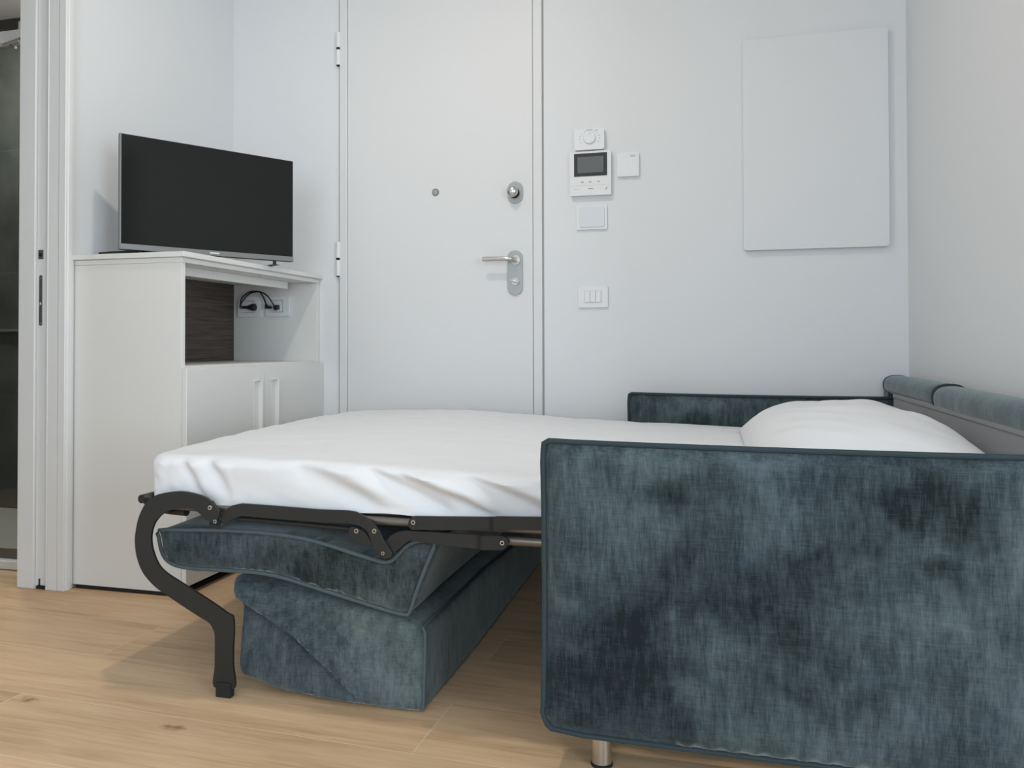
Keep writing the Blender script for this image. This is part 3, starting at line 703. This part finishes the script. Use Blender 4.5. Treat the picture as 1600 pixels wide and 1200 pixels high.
# ---------------------------------------------------------------- sofa bed
sofa = empty('sofa_bed', (0.2, 2.3, 0)); tag(sofa, 'blue grey velvet sofa bed pulled open against the right wall', 'sofa bed')
AX0, AX1, AZ0, AZ1 = -0.327, 0.676, 0.081, 0.632
def arm_outline():
    P_ = []
    # clockwise from the front top corner; edges drawn in a little between corners
    def e(a, b, sag, n=20):
        a, b = Vector(a), Vector(b); t_ = (b - a).normalized(); nrm = Vector((t_.y, -t_.x))
        for k in range(n):
            t = k / n; P_.append(a.lerp(b, t) + nrm * sag * math.sin(PI * t) ** 0.6)
    c = 0.014
    e((AX0 + c, AZ1 + 0.003), (AX1 - c, AZ1 - 0.001), 0.004); P_.append(Vector((AX1 - 0.004, AZ1 - 0.005)))
    e((AX1, AZ1 - c), (AX1, AZ0 + c), 0.0)
    e((AX1 - c, AZ0), (AX0 + 0.03, AZ0), -0.004)
    P_.append(Vector((AX0 + 0.012, AZ0 + 0.005)))
    e((AX0, AZ0 + 0.03), (AX0, AZ1 - c), 0.004); P_.append(Vector((AX0 + 0.003, AZ1 - 0.003)))
    return P_
def make_arm(y0, y1):
    sag = lambda x, z, y: (x, z - 0.024 * sstep(0.35, AZ1, z) * min(1.0, max(0.0, (y - y0 - 0.016) / 0.05)))
    w = lambda x, z, d: 0.0035 * min(1, d / 0.05) * (noise.noise(Vector((x * 6, z * 6, y0 * 3))) + 0.6 * noise.noise(Vector((x * 17, z * 14, 3 + y0))))
    bm, bd = slab(arm_outline(), y0, y1, rnd=0.016, bulge=0.006, step=0.02, nearfn=w, back=True, ny=8, sidefn=sag)
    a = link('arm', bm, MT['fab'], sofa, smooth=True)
    for yy in (y0 + 0.012, y1 - 0.012):
        bm = bmesh.new(); c = Vector(((AX0 + AX1) / 2, (AZ0 + AZ1) / 2))
        tube(bm, [(p.x + 0.0015 * math.copysign(1, p.x - c.x), yy, (sag(0, p.y, yy)[1] if yy > y0 + 0.03 else p.y) + 0.0015 * math.copysign(1, p.y - c.y)) for p in bd], 0.0052 if yy < y0 + 0.03 else 0.004, closed=True, seg=8)
        link('piping', bm, MT['pipd'], a, smooth=True)
make_arm(1.490, 1.612); make_arm(3.036, 3.158)
def sleg(x, y):
    bm = bmesh.new(); cyl(bm, (x, y, 0.006), (x, y, 0.088), 0.0205, seg=32)
    l = link('leg', bm, MT['steel'], sofa, smooth=True, bevel=0.001)
    bm = bmesh.new(); cyl(bm, (x, y, 0.0), (x, y, 0.0058), 0.0215, seg=32); link('leg_cap', bm, MT['rubber'], l)
sleg(-0.222, 1.556); sleg(0.60, 1.556); sleg(-0.222, 3.09); sleg(0.60, 3.09)
# back frame, lining and bolsters
bm = bmesh.new(); bx(bm, 0.600, 0.676, 1.613, 3.035, 0.10, 0.636)
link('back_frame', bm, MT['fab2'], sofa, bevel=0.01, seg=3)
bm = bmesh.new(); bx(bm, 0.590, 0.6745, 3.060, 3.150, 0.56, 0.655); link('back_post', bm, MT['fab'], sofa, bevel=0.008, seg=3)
ln = box('lining_panel', MT['lining'], sofa, 0.588, 0.598, 1.614, 2.965, 0.30, 0.650, bevel=0.003); tag(ln, 'plain grey lining cloth')
bm = bmesh.new(); bx(bm, 0.585, 0.5978, 1.614, 2.965, 0.637, 0.6525); link('lining_hem', bm, MT['lining'], ln, bevel=0.003)
def bolster(y0, y1, cx, rx, rz, cz):
    bm = bmesh.new(); seg = 36; rings = []
    prof = [(0.0, 0.62), (0.004, 0.80), (0.012, 0.93), (0.026, 1.0)]
    st = [(y0 + a, s) for a, s in prof] + [(y0 + (y1 - y0) * t, 1.0) for t in (0.15, 0.3, 0.45, 0.6, 0.75, 0.88)] + [(y1 - a, s) for a, s in reversed(prof)]
    for y, s in st:
        ring = []
        for k in range(seg):
            a = 2 * PI * k / seg; n = 1 + 0.025 * noise.noise(Vector((math.cos(a), math.sin(a), y * 7)))
            ca, sa = math.cos(a), math.sin(a); p = 2.5
            rr = (abs(ca) ** p + abs(sa) ** p) ** (-1 / p) * s * n
            ring.append(bm.verts.new((cx + rx * rr * ca, y, cz + rz * rr * sa)))
        rings.append(ring)
    for A, B in zip(rings, rings[1:]):
        for k in range(seg): bm.faces.new((A[k], A[(k + 1) % seg], B[(k + 1) % seg], B[k]))
    bm.faces.new(rings[0][::-1]); bm.faces.new(rings[-1])
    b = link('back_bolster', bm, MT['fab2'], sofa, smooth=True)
    for yy in (y0 + 0.010, y1 - 0.010):
        bm = bmesh.new(); pts = []
        for k in range(seg):
            a = 2 * PI * k / seg; ca, sa = math.cos(a), math.sin(a); rr = (abs(ca) ** 2.5 + abs(sa) ** 2.5) ** (-0.4) * 0.94
            pts.append((cx + rx * rr * ca, yy, cz + rz * rr * sa))
        tube(bm, pts, 0.0035, closed=True, seg=6); link('piping', bm, MT['pipd'], b, smooth=True)
bolster(2.44, 3.130, 0.631, 0.047, 0.034, 0.675)
bolster(1.640, 2.445, 0.628, 0.047, 0.036, 0.669)

# folding bed frame
HOOP = [(-1.134,0.428),(-1.143,0.442),(-1.154,0.451),(-1.175,0.464),(-1.212,0.472),(-1.244,0.474),(-1.281,0.469),(-1.308,0.462),(-1.33,0.448),(-1.343,0.433),(-1.357,0.405),(-1.365,0.372),(-1.367,0.348),(-1.363,0.316),(-1.351,0.285),(-1.334,0.263),(-1.307,0.241),(-1.269,0.221),(-1.227,0.2),(-1.185,0.18),(-1.161,0.169),(-1.149,0.154),(-1.145,0.136),(-1.145,0.069),(-1.147,0.021),(-1.094,0.021),(-1.097,0.074),(-1.097,0.118),(-1.095,0.145),(-1.097,0.186),(-1.112,0.195),(-1.153,0.217),(-1.201,0.24),(-1.248,0.262),(-1.28,0.278),(-1.302,0.297),(-1.317,0.328),(-1.322,0.356),(-1.318,0.381),(-1.308,0.4),(-1.289,0.418),(-1.265,0.429),(-1.233,0.434),(-1.206,0.433),(-1.188,0.425),(-1.172,0.413),(-1.154,0.407),(-1.139,0.413)]
LINKA = [(-1.137,0.419),(-1.126,0.433),(-1.107,0.445),(-1.082,0.451),(-1.009,0.45),(-0.878,0.447),(-0.807,0.448),(-0.789,0.446),(-0.774,0.44),(-0.757,0.431),(-0.743,0.419),(-0.732,0.407),(-0.722,0.388),(-0.71,0.37),(-0.701,0.359),(-0.702,0.351),(-0.713,0.344),(-0.725,0.345),(-0.738,0.354),(-0.753,0.386),(-0.764,0.407),(-0.781,0.415),(-0.803,0.418),(-0.878,0.417),(-0.976,0.419),(-1.051,0.42),(-1.07,0.422),(-1.087,0.42),(-1.105,0.413),(-1.123,0.4),(-1.137,0.403)]
LINKB = [(-0.721,0.381),(-0.707,0.396),(-0.691,0.405),(-0.67,0.409),(-0.646,0.409),(-0.506,0.409),(-0.445,0.412),(-0.435,0.407),(-0.433,0.399),(-0.438,0.387),(-0.448,0.382),(-0.506,0.379),(-0.603,0.383),(-0.641,0.386),(-0.661,0.388),(-0.673,0.381),(-0.699,0.357),(-0.711,0.359)]
BAR = [(-0.664,0.427),(-0.661,0.437),(-0.652,0.443),(-0.48,0.45),(-0.457,0.455),(-0.30,0.461),(-0.30,0.432),(-0.454,0.427),(-0.474,0.422),(-0.654,0.413),(-0.663,0.418)]
BRK = [(-1.173,0.447),(-1.159,0.454),(-1.149,0.442),(-1.145,0.418),(-1.138,0.403),(-1.142,0.395),(-1.163,0.393),(-1.168,0.401),(-1.161,0.419)]
BRKB = [(-0.811,0.405),(-0.802,0.411),(-0.788,0.409),(-0.769,0.399),(-0.753,0.379),(-0.744,0.366),(-0.788,0.374),(-0.807,0.385)]
def mir(y): return 4.666 - y      # the far side of the frame
def bolt(parent, x, y, z, side=1, r=0.0058):
    bm = bmesh.new(); cyl(bm, (x, y, z), (x, y - side * 0.003, z), r, r * 0.85, 20)
    vs = cyl(bm, (x, y - side * 0.0025, z), (x, y - side * 0.0033, z), r * 0.52, r * 0.52, 6)
    for v in vs:
        for f in v.link_faces: f.material_index = 1
    return link('bolt', bm, [MT['steel'], MT['rubber']], parent, bevel=0.0)
for side in (1, -1):
    yy = (lambda y, t: y) if side == 1 else (lambda y, t: mir(y + t))
    h = link('folding_leg', plate(HOOP, yy(1.634, 0.008), 0.008, smooth=True), MT['frame'], sofa, bevel=0.0015)
    box('rubber_foot', MT['rubber'], h, -1.139, -1.100, yy(1.629, 0.018), yy(1.629, 0.018) + 0.018, 0.0, 0.034, bevel=0.002)
    f1 = 1.634 if side == 1 else mir(1.634)
    bolt(h, -1.157, f1, 0.440, side); bolt(h, -1.143, f1, 0.4085, side, 0.005)
    la = link('link_arm', plate(LINKA, yy(1.644, 0.006), 0.006), MT['frame'], sofa, bevel=0.0012)
    fa = 1.644 if side == 1 else mir(1.644)
    bolt(la, -0.743, fa, 0.406, side); bolt(la, -0.722, fa, 0.358, side, 0.0045)
    bk = link('pivot_bracket', plate(BRK, yy(1.6425, 0.006), 0.006), MT['rubber'], sofa, bevel=0.001)
    bk2 = link('pivot_bracket', plate(BRKB, yy(1.651, 0.005), 0.005), MT['frame'], sofa, bevel=0.001)
    bolt(bk2, -0.79, 1.651 if side == 1 else mir(1.651), 0.402, side)
    st = lambda x: -0.010 * side * (sstep(-0.506, -0.494, x))
    lb = link('link_arm', plate(LINKB, yy(1.6515, 0.006), 0.006, yfn=st), MT['frame'], sofa)
    bolt(lb, -0.446, (1.6515 if side == 1 else mir(1.6515)) - 0.010 * side, 0.398, side)
    st2 = lambda x: -0.012 * side * sstep(-0.478, -0.464, x)
    bb = link('side_bar', plate(BAR, yy(1.646, 0.006), 0.006, yfn=st2), MT['frame'], sofa)
    bolt(bb, -0.651, 1.646 if side == 1 else mir(1.646), 0.430, side)
    bm = bmesh.new()
    yt = 1.668 if side == 1 else mir(1.668)
    tube(bm, [(-1.30, yt, 0.432), (-0.70, yt, 0.424), (0.55, yt, 0.424)], 0.010, seg=14)
    tube(bm, [(-0.45, yt, 0.397), (0.55, yt, 0.397)], 0.0105, seg=14)
    link('rail_tube', bm, MT['framel'], sofa, smooth=True)
    bm = bmesh.new(); tube(bm, [(-1.10, yt, 0.410), (-0.79, yt, 0.401)], 0.0055, seg=10); link('brace_rod', bm, MT['frame'], sofa, smooth=True)
bm = bmesh.new()
tube(bm, catmull([(-1.30, 1.668, 0.437), (-1.36, 1.675, 0.437), (-1.395, 1.72, 0.437), (-1.40, 1.80, 0.437), (-1.40, 2.87, 0.437), (-1.395, 2.95, 0.437), (-1.36, 2.99, 0.437), (-1.30, 2.998, 0.437)], 6), 0.011, seg=12)
link('end_tube', bm, MT['frame'], sofa, smooth=True)
bm = bmesh.new(); tube(bm, catmull([(-1.25, 1.672, 0.417), (-1.33, 1.69, 0.417), (-1.375, 1.75, 0.417), (-1.38, 2.3, 0.417), (-1.375, 2.9, 0.417)], 6), 0.010, seg=12); link('cross_tube', bm, MT['frame'], sofa, smooth=True)
box('bed_base', MT['dark'], sofa, -1.375, 0.57, 1.684, 2.98, 0.428, 0.438)

# hanging seat and back cushions
SEAT = [(-1.329,0.368),(-1.253,0.373),(-1.182,0.377),(-1.094,0.379),(-1.026,0.378),(-0.942,0.372),(-0.876,0.360),(-0.812,0.344),(-0.764,0.333),(-0.733,0.327),(-0.714,0.334),(-0.698,0.35),(-0.68,0.368),(-0.661,0.379),(-0.64,0.384),(-0.619,0.384),(-0.611,0.376),(-0.625,0.346),(-0.643,0.305),(-0.663,0.258),(-0.680,0.213),(-0.692,0.207),(-0.733,0.213),(-0.796,0.227),(-0.893,0.249),(-0.992,0.271),(-1.06,0.279),(-1.146,0.279),(-1.235,0.277),(-1.289,0.281),(-1.318,0.296),(-1.329,0.322),(-1.331,0.347)]
LOWER = [(-1.14,0.250),(-1.133,0.262),(-1.103,0.264),(-1.021,0.252),(-0.921,0.236),(-0.792,0.213),(-0.699,0.194),(-0.653,0.179),(-0.645,0.165),(-0.643,0.122),(-0.642,0.055),(-0.642,0.010),(-0.653,0.003),(-0.73,0.002),(-0.856,0.004),(-0.938,0.010),(-1.004,0.016),(-1.063,0.030),(-1.096,0.038),(-1.108,0.062),(-1.111,0.122),(-1.11,0.175),(-1.113,0.201),(-1.127,0.215),(-1.136,0.232)]
def seat_wr(x, z, d):
    e = min(1, d / 0.035); y = 0
    y += 0.003 * noise.noise(Vector((x * 9, z * 16, 1)))
    for (x1, z1_, x2, z2, a, w) in ((-1.02, .36, -0.93, .285, .005, .012), (-0.97, .35, -0.90, .27, .006, .010), (-0.93, .34, -0.84, .262, .005, .012), (-1.06, .35, -1.0, .30, .004, .012), (-0.86, .325, -0.79, .25, .004, .014), (-0.735, .325, -0.66, .29, .006, .012)):
        p, a_, b_ = Vector((x, z)), Vector((x1, z1_)), Vector((x2, z2)); y += a * g(segdist(p, a_, b_) / w)
    return y * e + 0.14 * (0.38 - z)
seat_pts = [Vector((q.x, q.y)) for q in catmull([(p[0], p[1], 0) for p in SEAT], 3, True)]
def seat_side(x, z, y):
    t = max(0.0, (y - 1.70) / 1.2)
    return x, z + 0.012 * math.sin(6 * t + 9 * x) * min(1, t * 6) * 0.4
bm, bd = slab(seat_pts, 1.668, 2.95, rnd=0.012, bulge=0.010, step=0.011, nearfn=seat_wr, back=False, sidefn=seat_side, ny=20, bstep=0.011)
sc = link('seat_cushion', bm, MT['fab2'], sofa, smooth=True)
bm = bmesh.new(); tube(bm, [(p.x, 1.6715 + 0.14 * (0.38 - p.y), p.y) for p in bd], 0.0048, closed=True, seg=8)
link('piping', bm, MT['pip'], sc, smooth=True)
FOLD = [(-1.118, 0.222), (-1.09, 0.208), (-1.021, 0.181), (-0.954, 0.148), (-0.889, 0.101), (-0.816, 0.040)]
def low_wr(x, z, d):
    e = min(1, d / 0.02); p = Vector((x, z)); y = 0
    best = (9, 0)
    for a, b in zip(FOLD, FOLD[1:]):
        a, b = Vector(a), Vector(b); dd = segdist(p, a, b)
        if dd < best[0]:
            s = (b - a).x * (p - a).y - (b - a).y * (p - a).x; best = (dd, 1 if s > 0 else -1)
    fade = 1 - sstep(-0.93, -0.79, x) * 0.75
    d_, s = best
    sd = d_ * s; hv = 0.5 + 0.5 * math.tanh(sd / 0.004)
    y -= 0.034 * math.exp(-max(0, sd) / 0.05) * fade * hv      # overhanging flap above the crease
    y += 0.012 * g(min(0, sd) / 0.018) * fade * (1 - hv)
    y += 0.004 * noise.noise(Vector((x * 8, z * 8, 5))) + 0.002 * noise.noise(Vector((x * 22, z * 18, 2)))
    y += 0.004 * g(((z - 0.235) - (x + 1.0) * -0.22 + 0.02) / 0.006)          # stitched seam
    return y * e + 0.14 * z
low_pts = [Vector((q.x, q.y)) for q in catmull([(p[0], p[1], 0) for p in LOWER], 3, True)]
def low_side(x, z, y):
    t = max(0.0, (y - 1.69) / 1.2)
    return x + 0.01 * math.sin(5 * t) * 0.5, max(0.002, z - 0.02 * t if z > 0.1 else z)
bm, bd2 = slab(low_pts, 1.664, 2.93, rnd=0.012, bulge=0.014, step=0.0055, nearfn=low_wr, back=False, sidefn=low_side, ny=18, bstep=0.011)
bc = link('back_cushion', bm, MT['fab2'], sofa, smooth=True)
iA = min(range(len(bd2)), key=lambda i: (bd2[i] - Vector((-0.653, 0.180))).length); iB = min(range(len(bd2)), key=lambda i: (bd2[i] - Vector((-0.645, 0.006))).length)
idx = []; i = iA
while True:
    idx.append(i)
    if i == iB: break
    i = (i + (1 if ((iB - iA) % len(bd2)) < len(bd2) / 2 else -1)) % len(bd2)
bm = bmesh.new()
tube(bm, [(-0.648, 2.5, 0.166)] + [(-0.650, y, 0.181) for y in (2.2, 1.9, 1.72)] + [(bd2[i].x + 0.001, 1.6745 + 0.14 * bd2[i].y, bd2[i].y) for i in idx], 0.0038, seg=8)
link('piping', bm, MT['pip'], bc, smooth=True)

# ---------------------------------------------------------------- mattress under its fitted sheet
MX0, MX1, MY0, MY1, MZ0, MZ1 = -1.375, 0.580, 1.664, 3.026, 0.4395, 0.552
FO = [(-1.27, .548, .011, .014), (-1.20, .556, .012, .016), (-0.98, .560, .009, .020), (-0.80, .556, .013, .016), (-0.72, .552, .013, .014), (-0.56, .552, .010, .016), (-0.40, .555, .008, .02)]
def near_fold(x, z):
    y = 0
    for (fx, fz, a, w) in FO:
        k = 0.46 if fx > -1.1 else 1.15
        s = ((z - fz) + k * (x - fx)) / math.sqrt(1 + k * k)
        along = (x - fx)
        L_ = 0.27 if fx > -1.1 else 0.085
        env = max(0, min(1, along / 0.05 + 0.25)) * max(0, min(1, (L_ - along) / 0.06))
        y += 1.75 * a * env * (g(s / (1.25 * w)) - 0.8 * g((s - 2.0 * w) / (1.6 * w)))
    return y
bm = bmesh.new()
NX, NY, NZ = 190, 90, 16
def mcoord(u, v, w):
    """rounded box: u,v,w in 0..1"""
    x = MX0 + (MX1 - MX0) * u; y = MY0 + (MY1 - MY0) * v; z = MZ0 + (MZ1 - MZ0) * w
    rr, rb, rc = 0.026, 0.008, 0.045
    # round in plan
    px, py = x, y
    cx = min(max(px, MX0 + rc), MX1 - rc); cy = min(max(py, MY0 + rc), MY1 - rc)
    dx, dy = px - cx, py - cy; l = math.hypot(dx, dy)
    if l > 1e-9:
        m_ = max(abs(dx), abs(dy)); px, py = cx + dx * m_ / l, cy + dy * m_ / l
    # round the top edge
    d_edge = min(px - MX0, MX1 - px, py - MY0, MY1 - py); h_ = MZ1 - z
    return px, py, z
def add_grid(fn, n, m):
    V = [[bm.verts.new(fn(i / n, j / m)) for j in range(m + 1)] for i in range(n + 1)]
    for i in range(n):
        for j in range(m): bm.faces.new((V[i][j], V[i + 1][j], V[i + 1][j + 1], V[i][j + 1]))
def soft(p):
    x, y, z = p
    r = 0.024
    ix = min(max(x, MX0 + r), MX1 - r); iy = min(max(y, MY0 + r), MY1 - r); iz = min(z, MZ1 - r)
    dx, dy, dz = x - ix, y - iy, z - iz
    l = math.sqrt(dx * dx + dy * dy + dz * dz); m_ = max(abs(dx), abs(dy), abs(dz))
    if l > 1e-9: x, y, z = ix + dx * m_ / l, iy + dy * m_ / l, iz + dz * m_ / l
    # plan corners
    R = 0.07
    ix = min(max(x, MX0 + R), MX1 - R); iy = min(max(y, MY0 + R), MY1 - R); dx, dy = x - ix, y - iy
    if abs(dx) > 1e-9 and abs(dy) > 1e-9:
        l = math.hypot(dx, dy); m_ = max(abs(dx), abs(dy)); x, y = ix + dx * m_ / l, iy + dy * m_ / l
    tn = max(0, 1 - (y - MY0) / 0.03) * sstep(MZ0, MZ0 + 0.02, z + 0.006) * (1 - 0.6 * sstep(MZ1 - 0.02, MZ1, z))
    tl = max(0, 1 - (x - MX0) / 0.03)
    tt = sstep(MZ0 + 0.05, MZ1, z)
    y += near_fold(x, z) * tn - 0.005 * tn
    drop = max(0, (MZ1 - 0.02 - z) / (MZ1 - MZ0))
    y += tn * (0.010 * drop ** 1.5 + sstep(-1.12, -1.3, x) * 0.007 * noise.noise(Vector((x * 26 + z * 9, z * 30, 5))) + 0.0035 * noise.noise(Vector((x * 11 + z * 16, z * 20 + x * 4, 9))))
    x += tl * 0.026 * drop
    x += tl * 0.008 * noise.noise(Vector((y * 12, z * 14, 2)))
    x -= 0.055 * sstep(1.66, 3.0, y) * max(0, min(1, (0.2 - x) / 1.4))       # foot end pulled slightly askew
    # gentle crown and creases on top
    u = (x - MX0) / (MX1 - MX0); v = (y - MY0) / (MY1 - MY0)
    cr = 0.012 * math.sin(PI * max(0, min(1, v))) + 0.012 * g((x + 1.0) / 0.35) * sstep(0.2, 0.9, v)
    cr += 0.003 * noise.noise(Vector((x * 5 + y * 4, y * 9 - x * 5, 1))) + 0.0016 * noise.noise(Vector((x * 14 + y * 10, (y - x) * 20, 4)))
    z += tt * (cr - 0.032 * sstep(-0.95, 0.1, x))
    if z < MZ0 + 0.02: z += 0.004 * noise.noise(Vector((x * 9, y * 9, 8)))
    return x, y, z
lx = lambda a, b, t: a + (b - a) * t
add_grid(lambda u, v: soft((lx(MX0, MX1, u), lx(MY0, MY1, v), MZ1)), NX, NY)
add_grid(lambda u, w: soft((lx(MX0, MX1, u), MY0, lx(MZ0, MZ1, w))), NX * 2, 26)
add_grid(lambda u, w: soft((lx(MX0, MX1, u), MY1, lx(MZ0, MZ1, w))), NX, 12)
add_grid(lambda v, w: soft((MX0, lx(MY0, MY1, v), lx(MZ0, MZ1, w))), NY, 26)
add_grid(lambda v, w: soft((MX1, lx(MY0, MY1, v), lx(MZ0, MZ1, w))), NY, 12)
add_grid(lambda u, v: soft((lx(MX0, MX1, u), lx(MY0, MY1, v), MZ0)), 20, 16)
bmesh.ops.remove_doubles(bm, verts=bm.verts, dist=0.0008)
mt = link('mattress', bm, MT['sheet'], None, smooth=True)
tag(mt, 'mattress in a creased white fitted sheet on the open sofa bed', 'mattress')

# pillow
bm = bmesh.new()
PX0, PX1, PY0, PY1, PH = 0.075, 0.583, 1.64, 2.80, 0.130
NXp, NYp = 60, 80
def pil(u, v, top):
    s, t = 2 * u - 1, 2 * v - 1
    k = (max(0, 1 - abs(s) ** 2.8)) ** 0.55 * (max(0, 1 - abs(t) ** (2.3 if t < 0 else 2.8))) ** (0.68 if t < 0 else 0.6)
    x = lx(PX0, PX1, u); y = lx(PY0, PY1, v)
    x -= 0.012 * s * (1 - abs(t) ** 2) * -1 * 0; y -= 0.02 * t * (1 - s * s) * -0.5
    n = 0.006 * noise.noise(Vector((x * 6, y * 5, 3))) + 0.003 * noise.noise(Vector((x * 15 + y * 6, y * 13, 6)))
    zb = MZ1 + 0.010 - 0.032 * sstep(-0.95, 0.1, x) + 0.006
    return (x, y, zb + (k * (PH + n * 2) if top else -0.0 + k * 0.004))
add_grid(lambda u, v: pil(u, v, True), NXp, NYp); add_grid(lambda u, v: pil(u, v, False), 20, 20)
bmesh.ops.remove_doubles(bm, verts=bm.verts, dist=0.0005)
pw = link('pillow', bm, MT['sheet'], None, smooth=True)
tag(pw, 'plump white pillow lying at the head of the mattress', 'pillow')
